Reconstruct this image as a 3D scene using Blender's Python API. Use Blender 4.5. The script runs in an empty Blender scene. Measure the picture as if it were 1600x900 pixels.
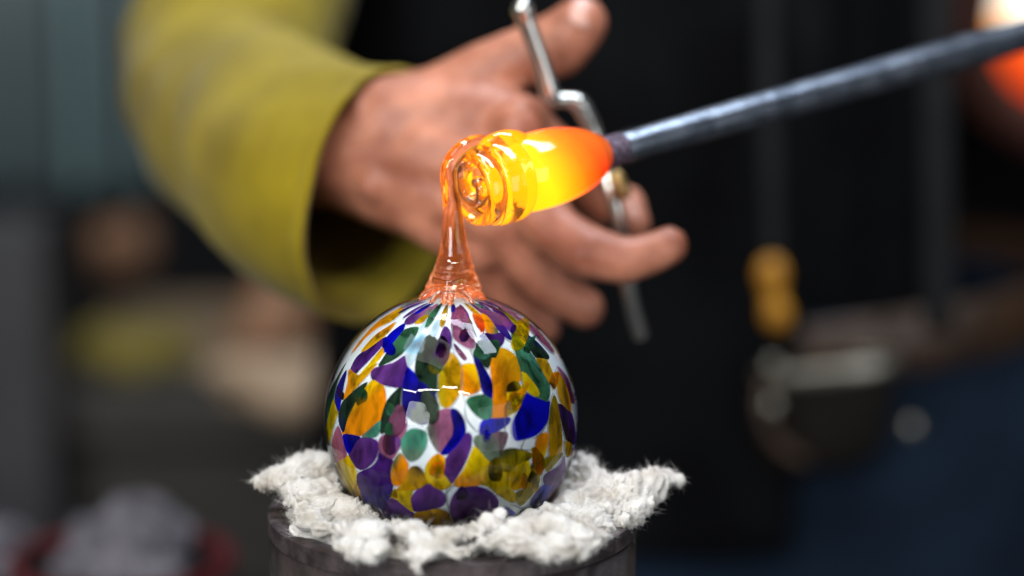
import bpy, math, random
import numpy as np
from mathutils import Vector, Matrix, noise
random.seed(7); np.random.seed(7)
S = bpy.context.scene
COL = S.collection
R = math.radians

# ------------------------------------------------------------------ camera
PITCH = R(11.0)
FW = Vector((0, math.cos(PITCH), -math.sin(PITCH)))
UP = Vector((0, math.sin(PITCH), math.cos(PITCH)))
RT = Vector((1, 0, 0))
LENS, SENSOR = 85.0, 36.0
K = SENSOR / LENS / 1600.0            # metres per photo pixel per metre of depth
D0 = 0.949                            # lens to the centre of the glass ball (origin)
CAM = -FW * D0 - RT * ((706 - 800) * K * D0) - UP * ((450 - 655) * K * D0)
def at(px, py, d):
    """world point at depth d that the photograph shows at (px, py)"""
    return CAM + FW * d + RT * ((px - 800) * K * d) + UP * ((450 - py) * K * d)
cam_data = bpy.data.cameras.new('camera')
cam = bpy.data.objects.new('camera', cam_data); COL.objects.link(cam)
cam.location = CAM
cam.rotation_euler = (math.pi / 2 - PITCH, 0, 0)
cam_data.lens = LENS; cam_data.sensor_width = SENSOR; cam_data.sensor_fit = 'HORIZONTAL'
cam_data.clip_start = 0.02; cam_data.clip_end = 60
cam_data.dof.use_dof = True
cam_data.dof.focus_distance = 0.926
cam_data.dof.aperture_fstop = 2.05
S.camera = cam

# ------------------------------------------------------------------ light
world = bpy.data.worlds.new('World'); S.world = world; world.use_nodes = True
wb = world.node_tree.nodes['Background']
wb.inputs['Color'].default_value = (0.55, 0.65, 0.8, 1); wb.inputs['Strength'].default_value = 0.07
def lamp(name, loc, target, sx, sy, watts, col, roll=0.0):
    l = bpy.data.lights.new(name, 'AREA'); l.shape = 'RECTANGLE'; l.size = sx; l.size_y = sy
    l.energy = watts; l.color = col
    o = bpy.data.objects.new(name, l); COL.objects.link(o); o.location = loc
    q = (Vector(target) - Vector(loc)).to_track_quat('-Z', 'Y')
    o.rotation_euler = (q.to_matrix() @ Matrix.Rotation(roll, 3, 'Z')).to_euler()
    return o
for tx, ty, tz, tl, tw in ((-1.02, -1.10, 1.02, .42, 4.2), (-0.52, -1.16, 1.00, .50, 6.0), (-0.02, -1.12, 1.00, .34, 4.2), (0.30, -1.22, .93, .24, 3.4)):
    lamp('ceiling_tube_light', (tx, ty, tz), (tx * .6, 0, 0), tl, 0.055, tw, (1.0, 0.97, 0.92), R(-5))
lamp('ceiling_panel_light', (-0.35, -0.35, 1.5), (0, 0.05, 0), 0.9, 0.7, 8, (1.0, 0.95, 0.88))
lamp('window_light', (-1.0, -1.75, 0.60), (0, 0, 0), 0.80, 0.70, 29, (0.95, 0.98, 1.0))
lamp('added_fill_light', (1.3, -1.4, 0.12), (0, 0, 0), 1.2, 1.3, 11, (0.9, 0.95, 1.0))  # unseen soft fill, added to brighten the ball's right and lower side
lamp('skylight_lamp', (0.35, 0.40, 1.6), (0.05, 0.1, 0), 1.6, 0.30, 38, (0.78, 0.87, 1.0))
S.view_settings.view_transform = 'Standard'
S.view_settings.look = 'None'
S.view_settings.exposure = 0.0
S.view_settings.gamma = 1.0
S.render.engine = 'CYCLES'
S.cycles.max_bounces = 14; S.cycles.transmission_bounces = 12; S.cycles.transparent_max_bounces = 24
S.cycles.glossy_bounces = 6; S.cycles.diffuse_bounces = 3
S.cycles.caustics_refractive = True; S.cycles.caustics_reflective = False
S.cycles.sample_clamp_indirect = 4.0; S.cycles.blur_glossy = 0.3
S.cycles.use_denoising = True

# ------------------------------------------------------------------ helpers
def tag(o, label=None, cat=None, group=None, kind=None):
    if label: o['label'] = label
    if cat: o['category'] = cat
    if group: o['group'] = group
    if kind: o['kind'] = kind
    return o
def empty(name, loc=(0, 0, 0), **kw):
    o = bpy.data.objects.new(name, None); COL.objects.link(o); o.location = loc
    o.empty_display_size = 0.02
    return tag(o, **kw)
def link(name, me, m=None, parent=None, smooth=True, **kw):
    o = bpy.data.objects.new(name, me); COL.objects.link(o)
    if m: me.materials.append(m)
    if parent:
        o.parent = parent
        o.matrix_parent_inverse = (Matrix.Translation(root_loc(parent))).inverted()
    if smooth and len(me.polygons):
        me.polygons.foreach_set('use_smooth', [True] * len(me.polygons))
    return tag(o, **kw)
def root_loc(o):
    v = Vector(o.location)
    return v
def mesh(name, verts, faces):
    me = bpy.data.meshes.new(name)
    me.from_pydata([tuple(v) for v in verts], [], faces); me.update()
    return me
def catmull(pts, n, closed=False):
    P = [np.array(p, float) for p in pts]; m = len(P); out = []
    segs = m if closed else m - 1
    for i in range(segs):
        if closed: a, b, c, d = P[(i - 1) % m], P[i], P[(i + 1) % m], P[(i + 2) % m]
        else: a, b, c, d = P[max(i - 1, 0)], P[i], P[i + 1], P[min(i + 2, m - 1)]
        for j in range(n):
            t = j / n
            out.append(0.5 * ((2 * b) + (-a + c) * t + (2 * a - 5 * b + 4 * c - d) * t * t + (-a + 3 * b - 3 * c + d) * t ** 3))
    if not closed: out.append(P[-1])
    return out
def sweep(name, path, nseg=24, cap=True, sub=6, rfun=None, up=Vector((0, 0, 1)), flat=1.0):
    """tube through (point, radius); rfun(t, angle) scales the radius"""
    data = [tuple(p) + (r,) for p, r in path]
    pts = catmull(data, sub)
    C = [Vector(p[:3]) for p in pts]; rr = [p[3] for p in pts]
    n = len(C); V = []; F = []
    T = []
    for i in range(n):
        T.append((C[min(i + 1, n - 1)] - C[max(i - 1, 0)]).normalized())
    u = up - T[0] * up.dot(T[0])
    if u.length < 1e-4: u = Vector((1, 0, 0)) - T[0] * T[0].x
    u.normalize()
    for i in range(n):
        u = (u - T[i] * u.dot(T[i])).normalized(); v = T[i].cross(u)
        for j in range(nseg):
            a = 2 * math.pi * j / nseg
            r = rr[i] * (rfun(i / (n - 1), a) if rfun else 1.0)
            V.append(C[i] + u * math.cos(a) * r + v * math.sin(a) * r * flat)
    for i in range(n - 1):
        for j in range(nseg):
            k = (j + 1) % nseg
            F.append((i * nseg + j, i * nseg + k, (i + 1) * nseg + k, (i + 1) * nseg + j))
    if cap:
        V.append(C[0]); V.append(C[-1]); a, b = len(V) - 2, len(V) - 1
        for j in range(nseg):
            k = (j + 1) % nseg
            F.append((a, k, j)); F.append((b, (n - 1) * nseg + j, (n - 1) * nseg + k))
    return mesh(name, V, F)
def lathe(name, prof, nseg=64, origin=Vector((0, 0, 0)), axis=Vector((0, 0, 1)), wob=None, closed=False):
    """prof: (radius, along-axis)"""
    axis = axis.normalized()
    u = axis.orthogonal().normalized() if abs(axis.z) < .99 else Vector((1, 0, 0)); v = axis.cross(u)
    V = []; F = []; n = len(prof)
    for i, (r, s) in enumerate(prof):
        for j in range(nseg):
            a = 2 * math.pi * j / nseg
            rr = r * (wob(s, a) if wob else 1)
            V.append(origin + axis * s + (u * math.cos(a) + v * math.sin(a)) * rr)
    m = n if closed else n - 1
    for i in range(m):
        i2 = (i + 1) % n
        for j in range(nseg):
            k = (j + 1) % nseg
            F.append((i * nseg + j, i * nseg + k, i2 * nseg + k, i2 * nseg + j))
    if not closed:
        V.append(origin + axis * prof[0][1]); V.append(origin + axis * prof[-1][1])
        a, b = len(V) - 2, len(V) - 1
        for j in range(nseg):
            k = (j + 1) % nseg
            F.append((a, k, j)); F.append((b, (n - 1) * nseg + j, (n - 1) * nseg + k))
    return mesh(name, V, F)
def box(name, c, sx, sy, sz, bev=0.0, rot=None):
    V = []; F = []
    import bmesh
    bm = bmesh.new(); bmesh.ops.create_cube(bm, size=1)
    for v in bm.verts: v.co = Vector((v.co.x * sx, v.co.y * sy, v.co.z * sz))
    if bev: bmesh.ops.bevel(bm, geom=list(bm.edges), offset=bev, segments=3, affect='EDGES', profile=0.6)
    M = Matrix.Translation(Vector(c)) @ (rot.to_4x4() if rot else Matrix.Identity(4))
    bm.transform(M)
    me = bpy.data.meshes.new(name); bm.to_mesh(me); bm.free()
    return me
def icos(sub):
    import bmesh
    bm = bmesh.new(); bmesh.ops.create_icosphere(bm, subdivisions=sub, radius=1)
    v = np.array([x.co[:] for x in bm.verts]); bm.verts.index_update()
    f = np.array([[x.index for x in q.verts] for q in bm.faces]); bm.free()
    return v, f
ICO = icos(2)
def blob(name, balls, voxel, smooth=0):
    """one continuous skin over many (centre, radius or (rx, ry, rz)) balls"""
    V, F = ICO; vs = []; fs = []
    for i, (c, r) in enumerate(balls):
        rr = np.array(r if hasattr(r, '__len__') else (r, r, r))
        vs.append(V * rr + np.array(c)); fs.append(F + i * len(V))
    me = mesh(name + '_raw', np.concatenate(vs).tolist(), np.concatenate(fs).tolist())
    o = bpy.data.objects.new(name + '_raw', me); COL.objects.link(o)
    m = o.modifiers.new('r', 'REMESH'); m.mode = 'VOXEL'; m.voxel_size = voxel; m.adaptivity = 0
    if smooth:
        s = o.modifiers.new('s', 'SMOOTH'); s.factor = 0.5; s.iterations = smooth
    dg = bpy.context.evaluated_depsgraph_get()
    out = bpy.data.meshes.new_from_object(o.evaluated_get(dg))
    bpy.data.objects.remove(o); bpy.data.meshes.remove(me)
    out.name = name
    return out
def chain(pts, step=0.3):
    """balls along tapered bones; pts = (Vector, radius)"""
    out = []
    for (a, ra), (b, rb) in zip(pts[:-1], pts[1:]):
        L = (b - a).length; n = max(2, int(L / (min(ra, rb) * step)))
        for i in range(n):
            t = i / n; out.append((a.lerp(b, t), ra + (rb - ra) * t))
    out.append(pts[-1])
    return out

# ------------------------------------------------------------------ materials
def new_mat(name):
    m = bpy.data.materials.new(name); m.use_nodes = True
    nt = m.node_tree
    return m, nt, nt.nodes, nt.links, nt.nodes['Principled BSDF']
def noise_node(nt, scale, detail=4, rough=0.55, coord='Object', vec=(1, 1, 1), dist=0.0):
    tc = nt.nodes.new('ShaderNodeTexCoord'); mp = nt.nodes.new('ShaderNodeMapping')
    mp.inputs['Scale'].default_value = vec
    nz = nt.nodes.new('ShaderNodeTexNoise'); nz.inputs['Scale'].default_value = scale
    nz.inputs['Detail'].default_value = detail; nz.inputs['Roughness'].default_value = rough
    nz.inputs['Distortion'].default_value = dist
    nt.links.new(tc.outputs[coord], mp.inputs[0]); nt.links.new(mp.outputs[0], nz.inputs['Vector'])
    return nz
def ramp(nt, src, stops, interp='LINEAR'):
    r = nt.nodes.new('ShaderNodeValToRGB'); r.color_ramp.interpolation = interp
    el = r.color_ramp.elements
    while len(el) < len(stops): el.new(0.5)
    for e, (p, c) in zip(el, stops):
        e.position = p; e.color = tuple(c) + (1,) if len(c) == 3 else c
    nt.links.new(src, r.inputs[0])
    return r
def surf(name, c1, c2, scale=20, rough=0.6, metal=0.0, bump=0.0, bscale=None, spec=0.5, lo=.35, hi=.65, vec=(1, 1, 1), sub=0.0, subr=None, sheen=0.0, detail=5, bdist=0.001):
    m, nt, N, L, b = new_mat(name)
    nz = noise_node(nt, scale, detail, vec=vec)
    r = ramp(nt, nz.outputs['Fac'], [(lo, c1), (hi, c2)])
    L.new(r.outputs[0], b.inputs['Base Color'])
    b.inputs['Roughness'].default_value = rough; b.inputs['Metallic'].default_value = metal
    b.inputs['Specular IOR Level'].default_value = spec
    if sheen: b.inputs['Sheen Weight'].default_value = sheen
    if sub:
        b.inputs['Subsurface Weight'].default_value = sub
        b.inputs['Subsurface Radius'].default_value = subr
        b.inputs['Subsurface Scale'].default_value = 1.0
    if bump:
        n2 = noise_node(nt, bscale or scale * 4, 6, vec=vec)
        bp = N.new('ShaderNodeBump'); bp.inputs['Strength'].default_value = bump; bp.inputs['Distance'].default_value = bdist
        L.new(n2.outputs['Fac'], bp.inputs['Height']); L.new(bp.outputs[0], b.inputs['Normal'])
    return m

PIG = {  # pigment of each kind of coloured glass: body, densest streaks, how see-through, kinds it bleeds into
 'amber': ((0.72, 0.39, 0.004), .34, ('olive', 'orange', 'brown')), 'yellow': ((0.92, 0.65, 0.003), .42, ('olive', 'amber', 'yellow', 'orange')),
 'orange': ((0.95, 0.34, 0.003), .45, ('yellow', 'green', 'amber')), 'red': ((0.85, 0.08, 0.01), .3, ('orange',)),
 'olive': ((0.46, 0.35, 0.005), .22, ('yellow', 'dark', 'brown')), 'brown': ((0.05, 0.028, 0.004), .3, ('olive',)),
 'purple': ((0.165, 0.048, 0.29), .35, ('violet', 'mauve', 'violet')), 'violet': ((0.085, 0.020, 0.22), .2, ('navy', 'plum', 'brown', 'purple')),
 'cobalt': ((0.004, 0.004, 0.62), .25, ('navy', 'cobalt')), 'navy': ((0.016, 0.012, 0.26), .15, ('violet', 'cobalt')),
 'green': ((0.055, 0.20, 0.10), .12, ('dark', 'teal', 'olive')), 'teal': ((0.10, 0.38, 0.26), .4, ('green', 'grey')),
 'dark': ((0.022, 0.05, 0.028), .12, ('green', 'dark', 'navy')), 'grey': ((0.20, 0.27, 0.19), .35, ('teal', 'plum', 'grey')),
 'mauve': ((0.42, 0.14, 0.27), .35, ('purple', 'plum', 'grey')), 'pink': ((0.60, 0.16, 0.22), .35, ('mauve',)),
 'plum': ((0.24, 0.04, 0.13), .3, ('violet', 'mauve')), 'slate': ((0.08, 0.09, 0.28), .4, ('navy',)), 'pale': ((0.66, 0.84, 0.93), .8, ('pale',)),
}
def spot_mat(name, scale, lo, hi, mind):
    """coloured glass fused in the wall: see-through tint over the opal, streaked where the pigment is dense"""
    m, nt, N, L, b = new_mat(name)
    at_ = N.new('ShaderNodeAttribute'); at_.attribute_name = 'pigment'
    nz = noise_node(nt, scale, 4, 0.55, vec=(1, 1, 0.38), dist=1.0)
    r = ramp(nt, nz.outputs['Fac'], [(lo, (mind, mind, mind)), (hi, (1, 1, 1)), (0.85, (1.25, 1.25, 1.25))])
    mu = N.new('ShaderNodeMix'); mu.data_type = 'RGBA'; mu.blend_type = 'MULTIPLY'; mu.inputs['Factor'].default_value = 1
    L.new(at_.outputs['Color'], mu.inputs[6]); L.new(r.outputs[0], mu.inputs[7])
    L.new(mu.outputs[2], b.inputs['Base Color'])
    b.inputs['Roughness'].default_value = 0.3; b.inputs['Specular IOR Level'].default_value = 0.0
    tr = N.new('ShaderNodeBsdfTransparent'); L.new(mu.outputs[2], tr.inputs['Color'])
    mx = N.new('ShaderNodeMixShader'); 
    iv = N.new('ShaderNodeMath'); iv.operation = 'MULTIPLY_ADD'; iv.inputs[1].default_value = -.62; iv.inputs[2].default_value = 1.0
    L.new(at_.outputs['Alpha'], iv.inputs[0]); L.new(iv.outputs[0], mx.inputs[0])
    L.new(b.outputs[0], mx.inputs[1]); L.new(tr.outputs[0], mx.inputs[2]); L.new(mx.outputs[0], N['Material Output'].inputs['Surface'])
    return m
M_SPOT = {k: spot_mat('spot_' + k, sc_, .33, .33 + .22, p[1]) for (k, p), sc_ in zip(PIG.items(), [210, 210, 150, 150, 240, 200, 120, 170, 130, 170, 190, 150, 200, 170, 170, 170, 170, 170, 100])}
def edge_mat():
    m, nt, N, L, b = new_mat('clear_edge_of_spot')
    b.inputs['Base Color'].default_value = (0.80, 0.86, 0.92, 1); b.inputs['Roughness'].default_value = .2; b.inputs['Specular IOR Level'].default_value = 0
    tr = N.new('ShaderNodeBsdfTransparent'); mx = N.new('ShaderNodeMixShader')
    nz = noise_node(nt, 140, 2); r = ramp(nt, nz.outputs['Fac'], [(.35, (.25, .25, .25)), (.65, (.95, .95, .95))])
    L.new(r.outputs[0], mx.inputs[0]); L.new(b.outputs[0], mx.inputs[1]); L.new(tr.outputs[0], mx.inputs[2]); L.new(mx.outputs[0], N['Material Output'].inputs['Surface'])
    return m
M_EDGE = edge_mat()
def m_opal():
    m, nt, N, L, b = new_mat('opal_white_glass')
    nz = noise_node(nt, 60, 4, vec=(1, 1, .4))
    r = ramp(nt, nz.outputs['Fac'], [(0.3, (0.62, 0.72, 0.78)), (0.6, (0.84, 0.89, 0.92))])
    L.new(r.outputs[0], b.inputs['Base Color']); b.inputs['Roughness'].default_value = 0.15; b.inputs['Specular IOR Level'].default_value = 0.1
    return m
def m_shell():
    """thin clear wall: fresnel reflection over plain see-through"""
    m, nt, N, L, b = new_mat('clear_glass_wall')
    N.remove(b)
    fr = N.new('ShaderNodeFresnel'); fr.inputs['IOR'].default_value = 1.31
    tr = N.new('ShaderNodeBsdfTransparent'); tr.inputs['Color'].default_value = (0.97, 0.98, 0.98, 1)
    gl = N.new('ShaderNodeBsdfGlossy'); gl.inputs['Roughness'].default_value = 0.015
    nz = noise_node(nt, 45, 2); bp = N.new('ShaderNodeBump'); bp.inputs['Strength'].default_value = 0.25; bp.inputs['Distance'].default_value = 0.0015
    L.new(nz.outputs['Fac'], bp.inputs['Height']); L.new(bp.outputs[0], gl.inputs['Normal'])
    mx = N.new('ShaderNodeMixShader')
    L.new(fr.outputs[0], mx.inputs[0]); L.new(tr.outputs[0], mx.inputs[1]); L.new(gl.outputs[0], mx.inputs[2])
    L.new(mx.outputs[0], N['Material Output'].inputs['Surface'])
    return m
def m_hotglass(name, tint, ecol, estr, scale=120):
    m, nt, N, L, b = new_mat(name)
    b.inputs['Base Color'].default_value = tuple(tint) + (1,)
    b.inputs['Transmission Weight'].default_value = 1.0; b.inputs['IOR'].default_value = 1.5
    b.inputs['Roughness'].default_value = 0.0
    nz = noise_node(nt, scale, 2); r = ramp(nt, nz.outputs['Fac'], [(0.35, (0.25, 0.25, 0.25)), (0.7, (1, 1, 1))])
    ml = N.new('ShaderNodeMath'); ml.operation = 'MULTIPLY'; ml.inputs[1].default_value = estr
    L.new(r.outputs[0], ml.inputs[0]); L.new(ml.outputs[0], b.inputs['Emission Strength'])
    b.inputs['Emission Color'].default_value = tuple(ecol) + (1,)
    n2 = noise_node(nt, 260, 2); bp = N.new('ShaderNodeBump'); bp.inputs['Strength'].default_value = 0.16; bp.inputs['Distance'].default_value = 0.0008
    L.new(n2.outputs['Fac'], bp.inputs['Height']); L.new(bp.outputs[0], b.inputs['Normal'])
    return m
M_OPAL = m_opal(); M_SHELL = m_shell()
M_STRAND = m_hotglass('cooling_clear_glass', (1.0, 0.74, 0.53), (1.0, 0.19, 0.02), 0.22)
M_COOL = m_hotglass('clear_glass_cooled', (1.0, 0.86, 0.76), (1.0, 0.20, 0.03), 0.07)
M_COIL = m_hotglass('hot_clear_glass', (1.0, 0.74, 0.42), (1.0, 0.25, 0.01), 0.14)
M_WOOL = surf('ceramic_fibre_wool', (0.36, 0.32, 0.27), (0.60, 0.58, 0.545), 60, rough=0.95, bump=0.7, bscale=900, spec=0.1, sub=0.15, subr=(.004, .004, .004), lo=.3, hi=.55, bdist=0.0008)
M_TUBE = surf('scaled_dark_steel', (0.010, 0.008, 0.008), (0.040, 0.029, 0.027), 60, rough=0.6, metal=0.2, bump=0.4, bscale=400)
M_RIM = surf('worn_steel_edge', (0.035, 0.026, 0.026), (0.10, 0.078, 0.078), 130, rough=0.5, metal=0.4, bump=0.4, bscale=700)
M_ROD = surf('heat_blued_steel', (0.10, 0.12, 0.15), (0.25, 0.28, 0.33), 90, rough=0.27, metal=0.85, bump=0.25, bscale=900)
M_STEEL = surf('bright_tool_steel', (0.52, 0.51, 0.47), (0.68, 0.67, 0.61), 80, rough=0.26, metal=0.95)
M_BRASS = surf('brass_bolt', (0.35, 0.22, 0.08), (0.5, 0.34, 0.14), 120, rough=0.4, metal=0.8)
M_SKIN = surf('skin', (0.26, 0.088, 0.050), (0.50, 0.205, 0.125), 48, rough=0.40, bump=0.5, bscale=500, sub=0.12, subr=(.006, .0025, .0012), spec=0.4)
M_NAIL = surf('fingernail', (0.55, 0.30, 0.24), (0.62, 0.36, 0.29), 60, rough=0.3)
M_SHIRT = surf('olive_cotton', (0.165, 0.120, 0.003), (0.28, 0.208, 0.006), 14, rough=0.9, bump=0.3, bscale=1400, spec=0.2, sheen=0.1)
M_BLACK = surf('black_cloth', (0.0018, 0.002, 0.0024), (0.005, 0.0056, 0.0066), 12, rough=0.95, bump=0.3, bscale=900, spec=0.08)
M_JEANS = surf('blue_denim', (0.003, 0.008, 0.018), (0.009, 0.022, 0.044), 9, rough=0.9, bump=0.4, bscale=1200, spec=0.2)
M_LEATH = surf('dark_leather', (0.005, 0.004, 0.003), (0.012, 0.009, 0.007), 30, rough=0.7, spec=.15)
M_BELT = surf('tan_belt_leather', (0.026, 0.012, 0.005), (0.055, 0.027, 0.011), 25, rough=0.4)
M_STRAP = surf('grey_webbing', (0.0045, 0.005, 0.006), (0.008, 0.009, 0.010), 60, spec=.2, rough=0.9)
M_AMBERH = surf('amber_plastic', (0.34, 0.135, 0.002), (0.44, 0.19, 0.003), 30, rough=0.5)

# ================================================================== the setting
FLOOR_Z = -0.98
fl = link('floor', box('floor', (0, 1.2, FLOOR_Z - 0.05), 7, 6, 0.1), surf('sealed_concrete', (0.03, 0.03, 0.03), (0.055, 0.053, 0.05), 3, rough=0.7), smooth=False, kind='structure')
wl = link('wall', box('wall', (0, 3.4, 0.6), 7, 0.12, 3.4), surf('sooty_plaster', (0.006, 0.006, 0.006), (0.012, 0.012, 0.012), 2, rough=0.9), smooth=False, kind='structure')

# ================================================================== stand under the ball
RIM_Z = -0.0361
def make_stand(name, cx, cy, rz, ro, wall, mt, mr, label, group):
    t = empty(name, (cx, cy, FLOOR_Z), label=label, cat='stand', group=group)
    o = Vector((cx, cy, 0)); zb = FLOOR_Z + 0.002
    ri = ro - wall
    wob = lambda s, a: 1 + 0.0025 * math.sin(3 * a + 1) + 0.002 * math.sin(7 * a)
    link('tube', lathe('tube', [(ro, zb), (ro, rz - 0.0075), (ri, rz - 0.0075), (ri, zb)], 96, o, closed=True, wob=wob), mt, t)
    for p in t.children[-1].data.polygons: p.use_smooth = abs(p.normal.z) < .5
    e = 0.0007
    link('rim', lathe('rim', [(ro + .0004, rz - .0074), (ro + .0004, rz - e), (ro - e, rz), (ri + e, rz), (ri - .0003, rz - e), (ri - .0003, rz - .0074)], 128, o, closed=True, wob=wob), mr, t).data.set_sharp_from_angle(angle=R(50))
    link('foot_plate', lathe('foot_plate', [(ro * 1.6, FLOOR_Z + .0005), (ro * 1.6, FLOOR_Z + .0015), (ri * .5, FLOOR_Z + .0018), (ri * .5, FLOOR_Z + .0005)], 48, o, closed=True), mt, t)
    return t
make_stand('steel_tube_stand', 0, 0, RIM_Z, 0.0726, 0.0070, M_TUBE, M_RIM, 'dark upright steel tube stand holding white fibre wool under the glass ball', 'upright steel tube stands')

# ---- ceramic fibre wool
def fluffy(name, balls, voxel, mat, parent, amp=1.0, nfib=5000, seed=1, flen=0.005):
    me = blob(name, balls, voxel, 16)
    n = len(me.vertices)
    co = np.empty(n * 3); me.vertices.foreach_get('co', co); co = co.reshape(-1, 3)
    no = np.empty(n * 3); me.vertices.foreach_get('normal', no); no = no.reshape(-1, 3)
    out = np.empty_like(co)
    for i in range(n):
        p = Vector(co[i]); q = Vector(no[i])
        w = noise.noise_vector(p * 40)
        a = noise.fractal(p * 30 + w * .5, 0.8, 2.1, 3) * 0.0036
        g = Matrix.Rotation(noise.noise(p * 18) * 3.5, 3, 'Z') @ p
        b = (1 - abs(noise.noise(Vector((g.x * 45, g.y * 230, g.z * 260)) + w))) ** 3 * 0.0021
        c = noise.noise(Vector((g.x * 120, g.y * 760, g.z * 760))) * 0.0006
        d = noise.noise_vector(p * 70) * 0.0020 + noise.noise_vector(Vector((g.x * 90, g.y * 300, g.z * 300))) * 0.0009
        out[i] = p + q * (a + b + c - 0.0008) * amp + d * amp
    me.vertices.foreach_set('co', out.reshape(-1)); me.update()
    o = link(name, me, mat, parent)
    rnd = random.Random(seed)
    V = []; F = []
    no2 = np.empty(n * 3); me.vertices.foreach_get('normal', no2); no2 = no2.reshape(-1, 3)
    for k in range(nfib):
        i = rnd.randrange(n); p = Vector(out[i]); q = Vector(no2[i])
        if rnd.random() < 0.6 and q.z < -0.2: continue
        if parent is None and flen < .0045 and math.hypot(p.x, p.y) < .053: continue
        t = Vector((rnd.gauss(0, 1), rnd.gauss(0, 1), rnd.gauss(0, .7)))
        dr = (q * rnd.uniform(.05, .6) + t.normalized() * 0.9).normalized()
        L = flen * rnd.uniform(.35, 1.2); w = 0.000042 * rnd.uniform(.7, 1.5)
        s = dr.orthogonal().normalized() * w; s2 = dr.cross(s)
        bend = Vector((rnd.gauss(0, 1), rnd.gauss(0, 1), rnd.gauss(0, 1))) * L * .22
        m_ = p + dr * L * .5 + bend * .5; e = p + dr * L + bend * 1.0
        p = p - dr * .0008
        b0 = len(V)
        V += [p + s, p - s * .5 + s2 * .8, p - s * .5 - s2 * .8, m_ + s * .7, m_ - s * .35 + s2 * .55, m_ - s * .35 - s2 * .55, e]
        for a_, b_ in ((0, 1), (1, 2), (2, 0)):
            F += [(b0 + a_, b0 + b_, b0 + 3 + b_, b0 + 3 + a_), (b0 + 3 + a_, b0 + 3 + b_, b0 + 6)]
    if V: link('loose_fibres', mesh('loose_fibres', V, F), mat, o if not parent else o, kind='stuff')
    return o
wb_ = []
def wl_px(px, py, d, rx, ry=None, rz=None):
    ry = ry or rx; rz = rz or rx
    wb_.append((at(px, py, d), (rx * K * d, ry * K * d, rz * K * d)))
rnd = random.Random(3)
# bed filling the tube mouth
for i in range(60):
    a = rnd.uniform(0, 6.283); r = rnd.uniform(.035, .062)
    wb_.append((Vector((r * math.cos(a), r * math.sin(a), RIM_Z - .004 + rnd.uniform(-.003, .003))), (.011, .011, .008)))
# nest hugging the ball all the way round
for i in range(70):
    a = i / 70 * 6.283 + rnd.uniform(-.05, .05); r = .0485 + rnd.uniform(-.003, .006)
    back = max(0, math.sin(a))
    wb_.append((Vector((r * math.cos(a), r * math.sin(a), RIM_Z + .001 + rnd.uniform(-.002, .003) + .007 * back - .0030 * max(0, -math.sin(a)))), (.008, .008, .007 + .004 * back)))
# left wing
for (x, y, r) in ((500, 735, 26), (470, 745, 26), (440, 748, 20), (415, 752, 13), (402, 752, 9), (395, 751, 6), (520, 760, 24), (490, 772, 26), (462, 770, 18), (530, 790, 22), (505, 800, 20), (478, 797, 16), (460, 785, 14), (515, 725, 14), (488, 722, 13), (462, 730, 12)):
    wl_px(x, y, 0.955 - (y - 740) * .00035, r * 1.2, r * 1.4, r * .85)
# right wing
for (x, y, r) in ((905, 735, 24), (930, 760, 28), (960, 768, 28), (985, 770, 26), (1010, 765, 20), (1030, 755, 15), (1045, 748, 11), (1056, 746, 7), (915, 780, 26), (950, 795, 26), (985, 800, 18), (1000, 788, 16), (975, 815, 12), (925, 800, 26), (905, 715, 14), (925, 725, 12)):
    wl_px(x, y, 0.958 - (y - 745) * .00035, r * 1.2, r * 1.4, r * .9)
# front lumps on the lip, left to right
for (x, y, r, d) in ((490, 815, 14, .915), (510, 828, 18, .905), (535, 835, 20, .898), (560, 843, 22, .893), (585, 845, 22, .89), (560, 862, 13, .885), (590, 862, 14, .883), (540, 855, 12, .886),
    (612, 828, 12, .898), (628, 824, 11, .9), (640, 838, 18, .891), (655, 852, 20, .885), (650, 872, 15, .880), (652, 888, 11, .878), (656, 900, 8, .877), (672, 870, 13, .880), (690, 855, 18, .886), (715, 862, 14, .884),
    (700, 842, 15, .889), (722, 838, 13, .892), (745, 832, 12, .893), (765, 822, 11, .896), (779, 809, 8, .898), (784, 800, 5, .899), (735, 858, 14, .884), (760, 850, 15, .888),
    (785, 842, 20, .889), (810, 836, 22, .89), (835, 830, 24, .893), (800, 860, 14, .884), (830, 858, 20, .883), (858, 826, 26, .894), (850, 808, 15, .905), (852, 796, 7, .909), (868, 855, 20, .882), (850, 872, 13, .879), (885, 835, 26, .893), (905, 845, 22, .889), (912, 825, 22, .9), (935, 835, 20, .898), (945, 820, 18, .908), (900, 862, 14, .884), (925, 855, 12, .888), (880, 868, 12, .881)):
    wl_px(x, y, d, r * 1.25, r * 1.0, r * .92)
pad = fluffy('fibre_wool_pad', wb_, 0.00085, M_WOOL, None, 1.0, 36000, 5, 0.0044)
tag(pad, 'torn white ceramic fibre wool cushioning the multicoloured glass ball', 'fibre wool')

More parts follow.
